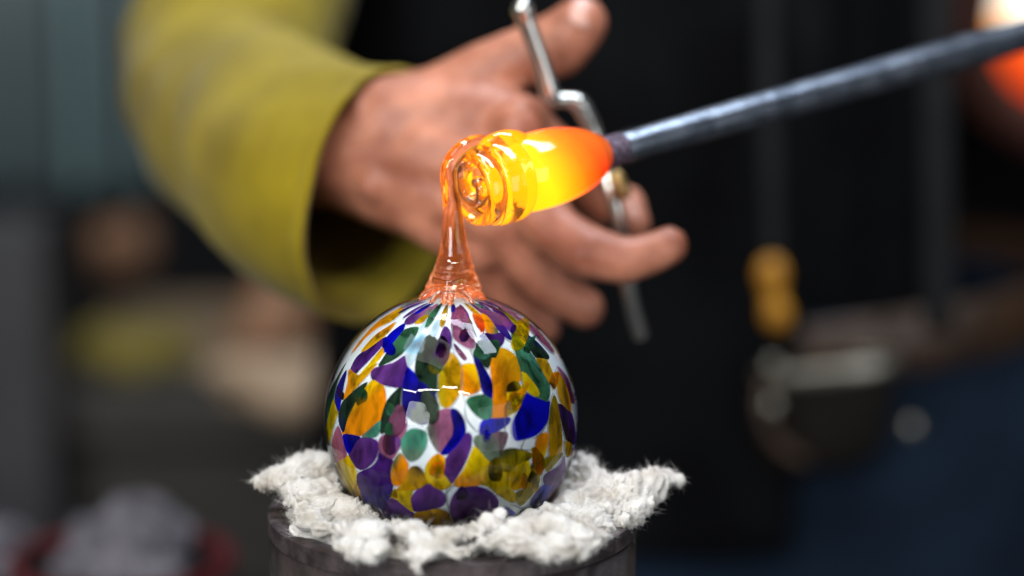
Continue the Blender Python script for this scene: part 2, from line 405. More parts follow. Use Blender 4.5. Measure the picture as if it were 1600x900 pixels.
# ================================================================== glass ball
BALL_R = 0.0500
ball = empty('glass_ornament', (0, 0, -0.05), label='round hot glass ornament with amber, purple, blue and green spots on white', cat='ornament')
RB = 0.0488
def uv(name, r, nu=96, nv=56, top=None):
    prof = []
    for i in range(nv + 1):
        a = -math.pi / 2 + math.pi * i / nv
        prof.append((max(1e-5, r * math.cos(a)), r * math.sin(a)))
    return lathe(name, prof, nu)
link('opal_body', uv('opal_body', RB), M_OPAL, ball)
def to_ball(px, py, r):
    d = (at(px, py, 1.0) - CAM).normalized()
    b = CAM.dot(d); c = CAM.dot(CAM) - r * r; q = b * b - c
    if q < 0: return (CAM - d * b).normalized()
    return (CAM + d * (-b - math.sqrt(q))).normalized()
def chip(outline, col, idx, dirs=False, n=4, al=1.0, lift=0.0):
    if not dirs:
        qx = sum(p[0] for p in outline) / len(outline); qy = sum(p[1] for p in outline) / len(outline)
        sm = catmull([(qx + (p[0] - qx) * 1.20, qy + (p[1] - qy) * 1.20) for p in outline], n, True)
        D = [to_ball(p[0], p[1], RB + .0006) for p in sm]
    else:
        D = outline
    r0 = RB + 0.00006 + lift + 0.000004 * (idx % 90); h = 0.00042
    c = Vector((0, 0, 0))
    for d in D: c += d
    c.normalize(); m = len(D); V = []; F = []
    for s, hh in ((1.0, -0.0002), (1.0, 0.0), (0.93, h * .6), (0.7, h), (0.35, h * 1.15)):
        for d in D:
            e = c.lerp(d, s).normalized(); V.append(e * (r0 + hh))
    V.append(c * (r0 + h * 1.2))
    for k in range(4):
        for j in range(m):
            jj = (j + 1) % m
            F.append((k * m + j, k * m + jj, (k + 1) * m + jj, (k + 1) * m + j))
    for j in range(m): F.append((4 * m + j, 4 * m + (j + 1) % m, 5 * m))
    me = mesh('colour_spot', V, F)
    if me.polygons[-1].normal.dot(c) < 0: me.flip_normals()
    rr = random.Random(idx * 31 + len(col)); A = np.array(PIG[col][0]); B = np.array(PIG[rr.choice(PIG[col][2])][0])
    e1 = c.orthogonal().normalized(); e2 = c.cross(e1); ga = rr.uniform(0, 6.283); gd = e1 * math.cos(ga) + e2 * math.sin(ga)
    ext = max(abs((d - c).dot(gd)) for d in D) + 1e-6; sh_ = rr.uniform(.05, .6); ks = [1, 1, .93, .7, .35]
    ca = me.color_attributes.new('pigment', 'FLOAT_COLOR', 'POINT')
    for vi, v in enumerate(me.vertices):
        ring = min(vi // m, 5); sc = ks[ring] if ring < 5 else 0
        q = (Vector(v.co).normalized() - c).dot(gd) / ext
        t = min(1, max(0, (q - sh_ + .35) / .7)); t = t * t * (3 - 2 * t)
        k = (A * (1 - .85 * t) + B * .85 * t) * (.82 + .5 * sc * sc)
        ca.data[vi].color = (k[0], k[1], k[2], al * (.45 if ring < 2 else (.8 if ring == 2 else 1)))
    o = link('colour_spot', me, M_SPOT[col], ball); me.materials.append(M_EDGE)
    for k in range(2 * m if lift == 0 else 0): me.polygons[k].material_index = 1
    return o
CHIPS = [
 ('orange', [(630,480),(613,500),(583,516),(553,548),(567,527),(593,500)]),
 ('amber', [(615,505),(604,520),(575,547),(567,545),(585,524),(604,511)]),
 ('violet', [(599,529),(596,540),(569,569),(550,588),(549,575),(559,556),(575,545)]),
 ('yellow', [(597,543),(599,551),(580,573),(560,588),(575,569)]),
 ('cobalt', [(629,507),(627,519),(612,537),(601,549),(598,540),(607,523)]),
 ('green', [(649,513),(648,523),(628,551),(596,569),(601,556),(627,520)]),
 ('purple', [(677,480),(664,495),(647,503),(635,505),(636,497),(655,484)]),
 ('amber', [(673,487),(663,501),(649,504),(656,495)]),
 ('pale', [(679,484),(673,499),(656,516),(657,509)]),
 ('pale', [(687,499),(685,511),(679,524),(673,521),(677,505)]),
 ('pale', [(661,524),(659,537),(639,571),(633,556),(644,535)]),
 ('dark', [(671,528),(681,535),(683,560),(683,585),(680,612),(668,618),(655,605),(650,585),(652,560),(661,537)]),
 ('purple', [(585,577),(613,568),(634,557),(635,580),(628,602),(605,601),(585,593)]),
 ('dark', [(571,601),(557,626),(543,655),(539,674),(531,661),(531,639),(544,619)]),
 ('orange', [(585,595),(596,605),(600,626),(593,655),(580,671),(560,678),(539,676),(544,653),(560,623)]),
 ('teal', [(593,658),(592,674),(583,683),(567,682),(575,672)]),
 ('dark', [(628,607),(627,634),(620,657),(604,671),(596,674),(596,655),(605,627)]),
 ('mauve', [(628,646),(635,657),(633,674),(627,685),(617,671)]),
 ('navy', [(633,578),(650,588),(672,605),(680,634),(668,657),(652,658),(635,645),(629,623)]),
 ('grey', [(647,618),(676,623),(677,639),(667,657),(649,658),(639,645)]),
 ('dark', [(540,570),(527,597),(520,626),(511,655),(509,645),(516,610)]),
 ('yellow', [(520,628),(528,642),(520,666),(515,690),(510,690),(511,663)]),
 ('navy', [(540,581),(535,610),(529,640),(523,626),(527,603)]),
 ('amber', [(563,587),(585,570),(580,578),(551,610),(539,620),(544,597),(547,578)]),
 ('pink', [(536,688),(540,707),(539,716),(525,721),(520,707),(520,688),(528,669)]),
 ('cobalt', [(537,680),(560,683),(558,690),(547,708),(540,700)]),
 ('purple', [(560,687),(585,689),(589,704),(580,723),(563,732),(549,717),(548,704)]),
 ('mauve', [(596,684),(613,679),(625,690),(620,705),(612,716),(600,711),(592,701)]),
 ('teal', [(632,680),(645,672),(663,677),(664,695),(655,712),(641,718),(630,706),(628,690)]),
 ('mauve', [(672,655),(690,643),(703,643),(708,665),(703,690),(688,704),(676,690),(670,672)]),
 ('navy', [(704,644),(715,645),(725,662),(724,685),(708,704),(690,706),(703,690),(708,668)]),
 ('violet', [(593,709),(603,716),(612,722),(612,760),(605,784),(592,795),(575,787),(563,763),(561,742),(581,731),(590,720)]),
 ('yellow', [(544,715),(555,736),(556,760),(552,771),(541,767),(531,747),(527,725)]),
 ('amber', [(557,757),(565,779),(564,784),(546,777),(550,768)]),
 ('slate', [(524,729),(540,771),(536,772),(521,744)]),
 ('orange', [(625,711),(636,727),(633,744),(623,757),(613,753),(611,737),(615,723)]),
 ('amber', [(641,733),(655,733),(667,755),(651,764),(622,766),(630,754)]),
 ('yellow', [(617,769),(642,767),(641,781),(644,799),(627,787),(616,775)]),
 ('purple', [(668,757),(692,773),(691,788),(671,796),(649,797),(644,781),(652,768)]),
 ('yellow', [(685,711),(697,724),(692,737),(671,755),(665,737),(671,721)]),
 ('yellow', [(675,756),(691,742),(704,755),(700,762),(687,765)]),
 ('purple', [(727,680),(735,688),(729,715),(707,752),(697,747),(694,725),(703,709),(713,697)]),
 ('violet', [(614,781),(644,801),(648,816),(652,835),(635,833),(603,811),(601,796)]),
 ('amber', [(680,796),(704,807),(706,818),(680,839),(671,839),(650,820),(648,805)]),
 ('purple', [(738,762),(762,769),(775,786),(762,807),(729,822),(714,816),(706,792),(716,769)]),
 ('cobalt', [(790,795),(805,805),(802,816),(776,826),(781,809)]),
 ('yellow', [(744,699),(764,724),(764,739),(749,756),(712,756),(727,733)]),
 ('olive', [(792,703),(820,706),(828,715),(797,737),(774,726)]),
 ('yellow', [(799,731),(820,717),(828,733),(824,755),(800,763)]),
 ('yellow', [(766,739),(796,739),(798,763),(805,773),(799,783),(780,773),(764,760),(752,756)]),
 ('olive', [(830,736),(841,744),(840,759),(824,781),(813,787),(807,771),(824,760)]),
 ('orange', [(841,684),(855,680),(852,709),(841,725),(835,720),(837,700)]),
 ('olive', [(835,724),(849,718),(848,737),(840,744),(830,733)]),
 ('grey', [(747,682),(788,677),(787,697),(771,721),(747,700)]),
 ('cobalt', [(752,677),(757,657),(792,653),(791,664),(767,678)]),
 ('cobalt', [(823,618),(853,627),(855,650),(840,675),(813,685),(805,681),(803,661),(813,639)]),
 ('orange', [(722,573),(743,573),(749,606),(725,614),(721,590)]),
 ('amber', [(705,556),(719,575),(719,600),(714,618),(700,633),(688,625),(687,590),(693,568)]),
 ('navy', [(741,556),(753,570),(768,597),(769,615),(763,623),(752,605),(744,575)]),
 ('green', [(731,627),(747,619),(766,621),(768,645),(760,655),(743,646)]),
 ('orange', [(770,553),(787,550),(805,562),(812,580),(812,594),(792,607),(791,625),(790,650),(770,655),(771,627),(770,600),(768,575)]),
 ('yellow', [(794,613),(815,609),(815,624),(811,636),(801,638),(794,634)]),
 ('brown', [(789,600),(800,592),(811,600),(811,611),(800,614),(791,610)]),
 ('dark', [(747,535),(764,535),(768,553),(764,571),(757,571),(745,553)]),
 ('violet', [(751,525),(767,520),(785,523),(785,535),(775,543),(761,532)]),
 ('orange', [(753,491),(763,495),(777,517),(771,531),(760,516)]),
 ('red', [(744,489),(753,495),(757,509),(752,519),(740,495)]),
 ('violet', [(751,476),(775,493),(796,524),(792,528),(775,512),(756,487)]),
 ('purple', [(772,484),(791,493),(812,519),(809,523),(793,515),(777,495)]),
 ('olive', [(780,483),(801,495),(823,519),(820,521),(799,504)]),
 ('green', [(801,525),(822,545),(845,577),(856,600),(853,622),(838,622),(822,603),(812,570)]),
 ('yellow', [(816,580),(830,590),(845,618),(832,617),(820,603)]),
 ('dark', [(820,525),(836,532),(855,553),(853,560),(836,557)]),
 ('amber', [(839,561),(853,563),(862,580),(866,597),(860,600),(850,588)]),
 ('plum', [(815,499),(840,516),(863,545),(857,545),(833,520)]),
 ('mauve', [(764,469),(793,483),(815,500),(809,500),(785,484)]),
 ('plum', [(872,575),(887,592),(896,623),(892,626),(881,597)]),
 ('amber', [(871,583),(887,609),(891,642),(881,634),(872,613)]),
 ('violet', [(873,634),(893,649),(897,687),(887,690),(877,657)]),
 ('amber', [(865,623),(872,640),(877,680),(875,705),(861,713),(858,688),(859,650)]),
 ('olive', [(878,709),(868,724),(855,736),(853,717)]),
 ('purple', [(880,715),(881,739),(869,760),(852,755),(852,741),(872,729)]),
 ('navy', [(848,759),(863,761),(847,787),(833,792),(832,779)]),
 ('plum', [(864,765),(877,765),(861,788),(851,785)]),
 ('amber', [(883,691),(893,695),(890,711),(884,711)]),
 ('plum', [(894,700),(898,715),(893,730)]),
 ('olive', [(889,733),(884,760),(879,765),(885,740)]),
 ('green', [(543,777),(556,786),(575,802),(588,826),(575,830),(555,805)]),
 ('mauve', [(567,789),(590,795),(601,812),(603,824),(586,824)]),
 ('mauve', [(708,493),(724,484),(736,517),(741,535),(735,543),(720,536),(709,524)]),
 ('violet', [(729,520),(740,531),(738,541),(728,539)]),
 ('mauve', [(711,537),(728,556),(724,561),(713,548)]),
 ('purple', [(695,512),(703,520),(704,540),(697,556),(689,558),(685,545),(688,525)]),
 ('brown', [(727,491),(736,500),(745,523),(741,521)]),
 ('brown', [(826,742),(836,745),(836,756),(827,757)]),
 ('brown', [(770,731),(783,729),(784,737),(771,738)]),
 ('plum', [(818,812),(840,800),(850,806),(836,822)]),
]
for i, (c, o) in enumerate(CHIPS): chip(o, c, i)
# smaller thin spots melted over and into the larger ones
ro = random.Random(23)
for k in range(44):
    c_, o_ = ro.choice(CHIPS); a_, b_ = ro.sample(o_, 2); f = ro.uniform(.2, .8)
    x0 = a_[0] + (b_[0] - a_[0]) * f + ro.uniform(-4, 4); y0 = a_[1] + (b_[1] - a_[1]) * f + ro.uniform(-4, 4)
    if math.hypot(x0 - 706, y0 - 655) > 180: continue
    e_ = math.sqrt(max(.05, 1 - ((x0 - 706) / 199) ** 2)); w = ro.uniform(5, 12); h_ = w * ro.uniform(.9, 2.2); tl = (x0 - 706) / 199 * (.9 if y0 < 655 else -.3) + ro.uniform(-.3, .3)
    pts = []
    for q in range(9):
        b2_ = 2 * math.pi * q / 9; rr_ = ro.uniform(.8, 1.15); x = w * math.cos(b2_) * (1 + .3 * math.sin(b2_)) * rr_; y = h_ * math.sin(b2_) * rr_
        pts.append((x0 + (x * math.cos(tl) - y * math.sin(tl)) * e_, y0 + x * math.sin(tl) + y * math.cos(tl)))
    chip(pts, ro.choice([q_ for q_ in PIG[c_][2] + (c_,) if q_ not in ('dark', 'brown', 'navy')] or [c_]), 300 + k, n=3, al=ro.uniform(.25, .55), lift=.0004)
# streaks drawn up to the neck
rs = random.Random(5)
scol = ['purple', 'amber', 'violet', 'green', 'plum', 'violet', 'purple', 'navy', 'mauve', 'green', 'amber', 'navy']
for k in range(30):
    az = (k + rs.uniform(-.25, .25)) / 30 * 2 * math.pi; p0 = R(rs.uniform(9, 12)); p1 = R(rs.uniform(24, 38)); w = rs.uniform(.028, .042)
    pts = []
    for q in range(16):
        b_ = 2 * math.pi * q / 16; po = (p0 + p1) / 2 - (p1 - p0) / 2 * math.cos(b_)
        wd = w * math.sin(b_) * (.45 + .55 * (po - p0) / (p1 - p0))
        aa = az + wd / math.sin(po)
        pts.append(Vector((math.sin(po) * math.cos(aa), math.sin(po) * math.sin(aa), math.cos(po))))
    chip(pts, scol[k % 12], k + 20, True)
# the far side, same kinds of spots
keys = ['amber', 'yellow', 'purple', 'violet', 'cobalt', 'green', 'teal', 'mauve', 'orange', 'navy', 'olive', 'dark']
rc = random.Random(11); placed = []; fwd = (CAM).normalized(); idx = 0
while len(placed) < 64:
    d = Vector((rc.gauss(0, 1), rc.gauss(0, 1), rc.gauss(0, 1))).normalized()
    if d.dot(fwd) > 0.02 or abs(d.z) > .93: continue
    if any((d - q).length < .26 for q in placed): 
        if rc.random() < .97: continue
    placed.append(d)
    e = Vector((0, 0, 1)).cross(d).normalized(); u = d.cross(e)
    w = rc.uniform(.09, .14); hgt = w * rc.uniform(1.0, 1.7); tilt = rc.uniform(-.3, .3)
    pts = []
    for k in range(16):
        a = 2 * math.pi * k / 16
        x = w * math.cos(a) * (1 - .35 * math.sin(a)) ; y = hgt * math.sin(a)
        x, y = x * math.cos(tilt) - y * math.sin(tilt), x * math.sin(tilt) + y * math.cos(tilt)
        pts.append((d + e * x + u * y).normalized())
    chip(pts, rc.choice(keys), idx, True); idx += 1
M_SEAM = surf('grey_seam_in_glass', (0.10, 0.12, 0.13), (0.30, 0.33, 0.34), 200, rough=.3, spec=.1)
for ln in ([(700, 757), (697, 770), (698, 784), (703, 802), (708, 818)], [(712, 755), (703, 764), (693, 775)], [(726, 632), (727, 650), (735, 664), (749, 677)], [(822, 684), (817, 694), (815, 702), (824, 703), (834, 703)],
           [(721, 566), (722, 585), (722, 602), (726, 632)], [(813, 575), (815, 592), (818, 608), (830, 618), (848, 624)], [(859, 626), (858, 645), (855, 660), (845, 677), (833, 686)], [(683, 570), (684, 600), (683, 620), (676, 650), (664, 675)],
           [(629, 606), (627, 625), (629, 640), (637, 652)], [(706, 497), (707, 520), (706, 540), (712, 556)], [(797, 787), (808, 792), (822, 796), (831, 797)], [(740, 560), (735, 548), (741, 536)], [(788, 650), (789, 668), (788, 682)]):
    pp = [(to_ball(x, y, RB + .0006) * (RB + .00075), .00017 if 0 < k < len(ln) - 1 else .00006) for k, (x, y) in enumerate(ln)]
    link('glass_seam', sweep('glass_seam', pp, 8, sub=5), M_SEAM, ball)
link('clear_wall', uv('clear_wall', BALL_R, 128, 80), M_SHELL, ball)

# ================================================================== gathering iron with the hot glass
P0 = at(754, 292, 0.943); P1 = at(940, 240, 0.974)
AX = (P1 - P0).normalized(); LG = (P1 - P0).length
iron = empty('gathering_iron', P1, label='long steel gathering iron with a glowing yellow gob of molten glass on its end', cat='iron rod')
PEND = P0 + AX * 0.62
m, nt, N, L, b = new_mat('steel_by_the_heat')
rodm = sweep('rod', [(P1 - AX * .004, .0056), (P1 + AX * .004, .0062), (P1 + AX * .04, .0066), (P1 + AX * .12, .0072), (P1 + AX * .3, .0078), (PEND, .0080)], 40, sub=10)
link('rod', rodm, M_ROD, iron)
# rough glassy crust where the glass meets the rod
crust = []
rq = random.Random(4)
u0 = AX.orthogonal().normalized(); v0 = AX.cross(u0)
link('glass_crust', lathe('glass_crust', [(.0057, -.004), (.0066, -.001), (.0067, .001), (.0066, .005), (.0064, .010), (.0061, .012)], 64, P1, AX, wob=lambda s, a: 1 + .035 * noise.noise(Vector((math.cos(a) * 4, math.sin(a) * 4, s * 900)))), surf('dark_glassy_crust', (0.05, 0.03, 0.045), (0.16, 0.12, 0.17), 500, rough=0.22, metal=.3, bump=0.8, bscale=1500), iron)
# the glowing gob: colour of the glow follows how far it has cooled towards the iron
m, nt, N, L, b = new_mat('glowing_gob')
b.inputs['Base Color'].default_value = (0.5, 0.12, 0.01, 1); b.inputs['Roughness'].default_value = 0.06
tc = N.new('ShaderNodeTexCoord'); sx = N.new('ShaderNodeSeparateXYZ'); L.new(tc.outputs['Object'], sx.inputs[0])
nz = noise_node(nt, 60, 3)
ad = N.new('ShaderNodeMath'); ad.operation = 'MULTIPLY_ADD'; ad.inputs[1].default_value = 1 / LG; ad.inputs[2].default_value = 0
L.new(sx.outputs['Z'], ad.inputs[0])
yy = N.new('ShaderNodeMath'); yy.operation = 'MULTIPLY_ADD'; yy.inputs[1].default_value = 9.0
L.new(sx.outputs['X'], yy.inputs[0]); L.new(ad.outputs[0], yy.inputs[2])
n2 = N.new('ShaderNodeMath'); n2.operation = 'MULTIPLY_ADD'; n2.inputs[1].default_value = 0.10
L.new(nz.outputs['Fac'], n2.inputs[0]); L.new(yy.outputs[0], n2.inputs[2])
rp = ramp(nt, n2.outputs[0], [(0.0, (1.0, 0.36, 0.002)), (0.40, (1.0, 0.41, 0.002)), (0.54, (1.0, 0.25, 0.001)), (0.72, (0.9, 0.075, 0.001)), (0.86, (0.60, 0.012, 0.001)), (1.0, (0.16, 0.004, 0.002))])
L.new(rp.outputs[0], b.inputs['Emission Color']); b.inputs['Emission Strength'].default_value = 2.2
M_GOB = m
def lathe_obj(name, prof, mat, parent, wob=None, nseg=72):
    """lathed in its own axis frame (z along the iron, x up) so that the material can follow the iron"""
    me = lathe(name, prof, nseg, wob=wob)
    o = bpy.data.objects.new(name, me); COL.objects.link(o); me.materials.append(mat)
    for p in me.polygons: p.use_smooth = True
    xa = (Vector((0, 0, 1)) - AX * AX.z).normalized(); ya = AX.cross(xa)
    M = Matrix(((xa.x, ya.x, AX.x, P0.x), (xa.y, ya.y, AX.y, P0.y), (xa.z, ya.z, AX.z, P0.z), (0, 0, 0, 1)))
    o.parent = parent; o.matrix_parent_inverse = Matrix.Translation(-Vector(parent.location)); o.matrix_basis = M
    return o
gp = catmull([(.0005, .0050), (.006, .0055), (.0102, .0080), (.0130, .0125), (.0150, .019), (.0155, .026), (.0154, .034), (.0142, .043), (.0119, .051), (.0088, LG - .002), (.0058, LG + .002)], 5)
lathe_obj('gob', [(max(1e-5, p[0]), p[1]) for p in gp], M_GOB, iron, wob=lambda s, a: 1 + .02 * math.sin(a + 60 * s) + .012 * math.sin(2 * a))
# wraps of clear glass around the end of the gob
XA = (Vector((0, 0, 1)) - AX * AX.z).normalized(); YA = AX.cross(XA)
def cyl(s, r, a): return P0 + AX * s + (XA * math.cos(a) + YA * math.sin(a)) * r
def ribbon(name, fn, n, ax_half, rad_half, mat, parent, nseg=20):
    """flattened rope following fn(t) -> (s, r, angle); wide along the iron, thin across"""
    V = []; F = []
    for i in range(n):
        t = i / (n - 1); s, r, a, k = fn(t)
        rad = XA * math.cos(a) + YA * math.sin(a); c = P0 + AX * s + rad * r
        for j in range(nseg):
            q = 2 * math.pi * j / nseg
            ca, sa = math.cos(q), math.sin(q)
            e = lambda x: math.copysign(abs(x) ** .75, x)
            V.append(c + AX * e(ca) * ax_half * k + rad * e(sa) * rad_half * (0.35 + .65 * k))
    for i in range(n - 1):
        for j in range(nseg):
            k = (j + 1) % nseg
            F.append((i * nseg + j, i * nseg + k, (i + 1) * nseg + k, (i + 1) * nseg + j))
    F.append(tuple(range(nseg))[::-1]); F.append(tuple(range((n - 1) * nseg, n * nseg)))
    return link(name, mesh(name, V, F), mat, parent)
T2 = 2 * math.pi
ease = lambda t: min(1, t / .06) ** .5 * min(1, (1 - t) / .06 + .02) ** .5
ribbon('glass_wrap', lambda t: (.0092 - .0015 * t, .0146 + .0005 * math.sin(5 * t), -1.9 + T2 * 1.03 * t, .35 + .65 * ease(t)), 110, .0072, .0024, M_COIL, iron)
ribbon('glass_wrap', lambda t: (-.0012 - .0012 * t, .0130 - .0008 * t, -1.2 + T2 * 1.1 * t, .35 + .65 * ease(t)), 100, .0042, .0024, M_COIL, iron)
ribbon('glass_swirl', lambda t: (-.0040 + .0030 * t + .0008 * math.sin(7 * t), .0098 - .0076 * t + .0007 * math.sin(11 * t), .2 - T2 * 1.15 * t, .3 + .7 * ease(t)), 120, .0036, .0022, M_COIL, iron)
# lobe where the trail first lands on top of the gob
link('trail_start', sweep('trail_start', [(cyl(.0225, .0130, .10), .0012), (cyl(.0205, .0138, .05), .0036), (cyl(.0165, .0142, .0), .0050), (cyl(.0115, .0145, -.05), .0052), (cyl(.006, .0145, -.1), .0042), (cyl(.002, .0142, -.15), .002)], 28), M_COIL, iron)
# the trail drawn down to the neck of the ball
TR = [(768, 218, .952, 6), (742, 222, .944, 11), (718, 237, .938, 13), (702, 262, .936, 13.5), (702, 292, .940, 13.5), (706.5, 320, .945, 14.5), (708, 350, .947, 17), (709.5, 385, .948, 21.5), (710, 412, .949, 29), (710, 436, .949, 38), (710, 456, .949, 44), (710.5, 466, .949, 46)]
NTR = len(TR)
def neckw(t, a):
    k = max(0, (t - .66) / .34)
    return 1 + .06 * k * math.sin(5 * a + 1 + 4 * t) + .05 * k * math.sin(9 * a + 2) + .045 * k * math.sin(95 * t + 1.5 * math.sin(2 * a))
link('glass_trail', sweep('glass_trail', [(at(x, y, d), r * K * d) for x, y, d, r in TR], 48, sub=8, rfun=neckw), M_STRAND, iron, label='stretched clear orange glass trail flaring onto the ball')
# collar on the ball
cz = at(711, 468, .949)
ctop = Vector((cz.x, cz.y, 0)); zc = cz.z
rnk = random.Random(17)
for k in range(13):
    az = k / 13 * 2 * math.pi + rnk.uniform(-.15, .15); w_ = rnk.uniform(.0010, .0018); p0 = R(7); p1 = R(rnk.uniform(12.5, 16))
    dr = lambda p: Vector((math.sin(p) * math.cos(az), math.sin(p) * math.sin(az), math.cos(p)))
    link('neck_ridge', sweep('neck_ridge', [(dr(p0) * (BALL_R + .0022), w_ * .8), (dr(p0 + (p1 - p0) * .4) * (BALL_R + .0013), w_), (dr(p0 + (p1 - p0) * .75) * (BALL_R + .0002), w_ * .8), (dr(p1) * (BALL_R - .0002), w_ * .25)], 14, sub=5), M_COOL, ball)
link('neck_collar', lathe('neck_collar', [(.0085, zc + .0030), (.0104, zc + .0012), (.0110, zc - .0008), (.0102, zc - .0024), (.0090, zc - .0030), (.004, zc - .0034)], 72, ctop, wob=lambda s, a: 1 + .07 * math.sin(9 * a) + .05 * math.sin(4 * a + 2 + s * 600)), M_STRAND, ball, label='clear ridged glass collar at the top of the ball')

# ================================================================== the glassworker
person = empty('person', Vector((0.14, 0.62, FLOOR_Z)), label='person in olive long sleeves, black apron and blue jeans reaching with shears', cat='person')
W = lambda x, y, d: at(x, y, d)
def bones(*pts): return chain([(at(x, y, d), r) for x, y, d, r in pts], .25)
sh = at(470, -420, 1.48)
body = []
body += bones((470, -420, 1.50, .055), (410, -150, 1.41, .046), (350, 140, 1.27, .040), (450, 205, 1.155, .034), (548, 226, 1.085, .0305))
# back of the hand
body += bones((548, 228, 1.085, .0290), (620, 198, 1.07, .024), (700, 182, 1.062, .020), (815, 198, 1.045, .0150))
body += bones((560, 240, 1.085, .027), (680, 240, 1.062, .023), (812, 285, 1.042, .0150))
body += bones((560, 255, 1.085, .024), (680, 290, 1.062, .020), (785, 345, 1.045, .0140))
body += bones((560, 270, 1.085, .020), (660, 318, 1.066, .017), (745, 385, 1.055, .0130))
# wrist bone, tendons, knuckles
body += [(at(572, 172, 1.062), .0105), (at(590, 285, 1.06), .010), (at(812, 200, 1.034), .0130), (at(806, 283, 1.033), .0130)]
body += bones((640, 205, 1.048, .0030), (740, 200, 1.043, .0034), (812, 200, 1.036, .004))
body += bones((640, 235, 1.046, .0030), (730, 258, 1.042, .0034), (806, 283, 1.034, .004))
# thumb
body += bones((600, 196, 1.075, .022), (690, 166, 1.068, .0190), (760, 118, 1.062, .0155), (830, 84, 1.058, .0138), (872, 70, 1.056, .0150), (908, 36, 1.052, .0122))
# index finger, hooked round the lower handle
body += bones((815, 205, 1.045, .0145), (895, 262, 1.062, .0115), (942, 322, 1.075, .0095), (978, 318, 1.072, .0088), (990, 350, 1.060, .0080))
# middle finger
body += bones((812, 288, 1.042, .0148), (868, 362, 1.030, .0120), (918, 394, 1.022, .0122), (975, 408, 1.020, .0104), (1015, 398, 1.020, .0092), (1046, 384, 1.021, .0086))
# ring finger
body += bones((785, 352, 1.047, .0130), (850, 444, 1.054, .0108), (914, 482, 1.058, .0094))
# little finger
body += bones((745, 390, 1.058, .0120), (795, 470, 1.072, .0098), (850, 512, 1.080, .0080))
# trunk, neck and head, hips and thighs (under the clothes)
tc_ = Vector((0.112, 0.64, 0)); zbelt = at(1290, 575, 1.47).z
body += chain([(sh, .055), (Vector((tc_.x - .12, tc_.y, zbelt + .50)), .06)], .4)
for zz, hw in ((.0, .11), (.12, .105), (.25, .11), (.38, .12), (.48, .11)):
    body += chain([(Vector((tc_.x - hw + .02, tc_.y, zbelt + zz)), .085), (Vector((tc_.x + hw - .02, tc_.y, zbelt + zz)), .085)], .4)
body += chain([(Vector((tc_.x, tc_.y, zbelt + .5)), .06), (Vector((tc_.x, tc_.y - .01, zbelt + .64)), .055)], .4)
body.append((Vector((tc_.x, tc_.y - .02, zbelt + .76)), (.075, .095, .115)))
for sgn in (-1, 1):
    body += chain([(Vector((tc_.x + sgn * .085, tc_.y, zbelt - .05)), .08), (Vector((tc_.x + sgn * .11, tc_.y, zbelt - .45)), .06), (Vector((tc_.x + sgn * .11, tc_.y + .02, FLOOR_Z + .06)), .045)], .4)
# left arm, hanging back towards the far end of the iron
body += chain([(Vector((tc_.x + .12, tc_.y, zbelt + .50)), .06), (Vector((tc_.x + .20, tc_.y + .08, zbelt + .40)), .055), (Vector((tc_.x + .16, tc_.y + .2, zbelt + .2)), .04), (Vector((tc_.x + .02, tc_.y + .22, zbelt + .1)), .03)], .4)
bm_ = blob('body', body, 0.0024, 3)
link('body', bm_, M_SKIN, person)
def nail(px, py, d, nrm, along, l, w):
    n = Vector(nrm).normalized(); a = Vector(along); a = (a - n * a.dot(n)).normalized(); s = n.cross(a)
    V = []; F = []; c = at(px, py, d)
    for i in range(7):
        for j in range(7):
            x = (i / 6 - .5) * 2; y = (j / 6 - .5) * 2
            x2 = x * math.sqrt(max(0, 1 - .45 * y * y)); y2 = y * math.sqrt(max(0, 1 - .35 * x * x))
            V.append(c + a * y2 * l + s * x2 * w - n * (x2 * x2 * w * .35 + y2 * y2 * l * .1))
    for i in range(6):
        for j in range(6): F.append((i * 7 + j, i * 7 + j + 1, i * 7 + j + 8, i * 7 + j + 7))
    o = link('fingernail', mesh('fingernail', V, F), M_NAIL, person)
    md = o.modifiers.new('t', 'SOLIDIFY'); md.thickness = .0008
nail(914, 18, 1.041, -FW * .8 + UP * .3 + RT * .4, UP + RT * .6, .0075, .006)
#nail(1054, 372, 1.020, UP * .9 - FW * .3, RT * 1.0 - UP * .2, .0055, .0045)
# sleeve
SL = [(450, -420, 1.50, .072), (430, -330, 1.45, .067), (400, -120, 1.40, .062), (372, 30, 1.335, .056), (348, 150, 1.265, .0505), (405, 212, 1.19, .053), (500, 282, 1.110, .0560), (598, 312, 1.086, .0575)]
def sl_r(t, a):
    f = 1 + .035 * noise.noise(Vector((math.cos(a) * 1.3, math.sin(a) * 1.3, t * 9)))
    f += .03 * noise.noise(Vector((math.cos(a) * 2.6 + 9, math.sin(a) * 2.6, t * 16)))
    f -= .13 * math.exp(-((t - .452 - .012 * math.sin(a + 1)) / .012) ** 2) * (.6 + .4 * math.cos(a))
    f += .07 * math.exp(-((t - .485 - .012 * math.sin(a + 1)) / .022) ** 2)
    f -= .09 * math.exp(-((t - .62 - .04 * math.cos(a)) / .02) ** 2) * (.5 + .5 * math.cos(a - 1.5))
    f -= .06 * math.exp(-((t - .74 + .05 * math.cos(a + .7)) / .025) ** 2) * (.5 + .5 * math.sin(a))
    f += .035 * math.exp(-((t - .985) / .012) ** 2)
    return f
sv = link('sleeve', sweep('sleeve', [(at(x, y, d), r) for x, y, d, r in SL], 72, cap=False, sub=14, rfun=sl_r), M_SHIRT, person, label='loose olive cotton sleeve with wide open cuff')
md = sv.modifiers.new('t', 'SOLIDIFY'); md.thickness = .0022; md.offset = -1
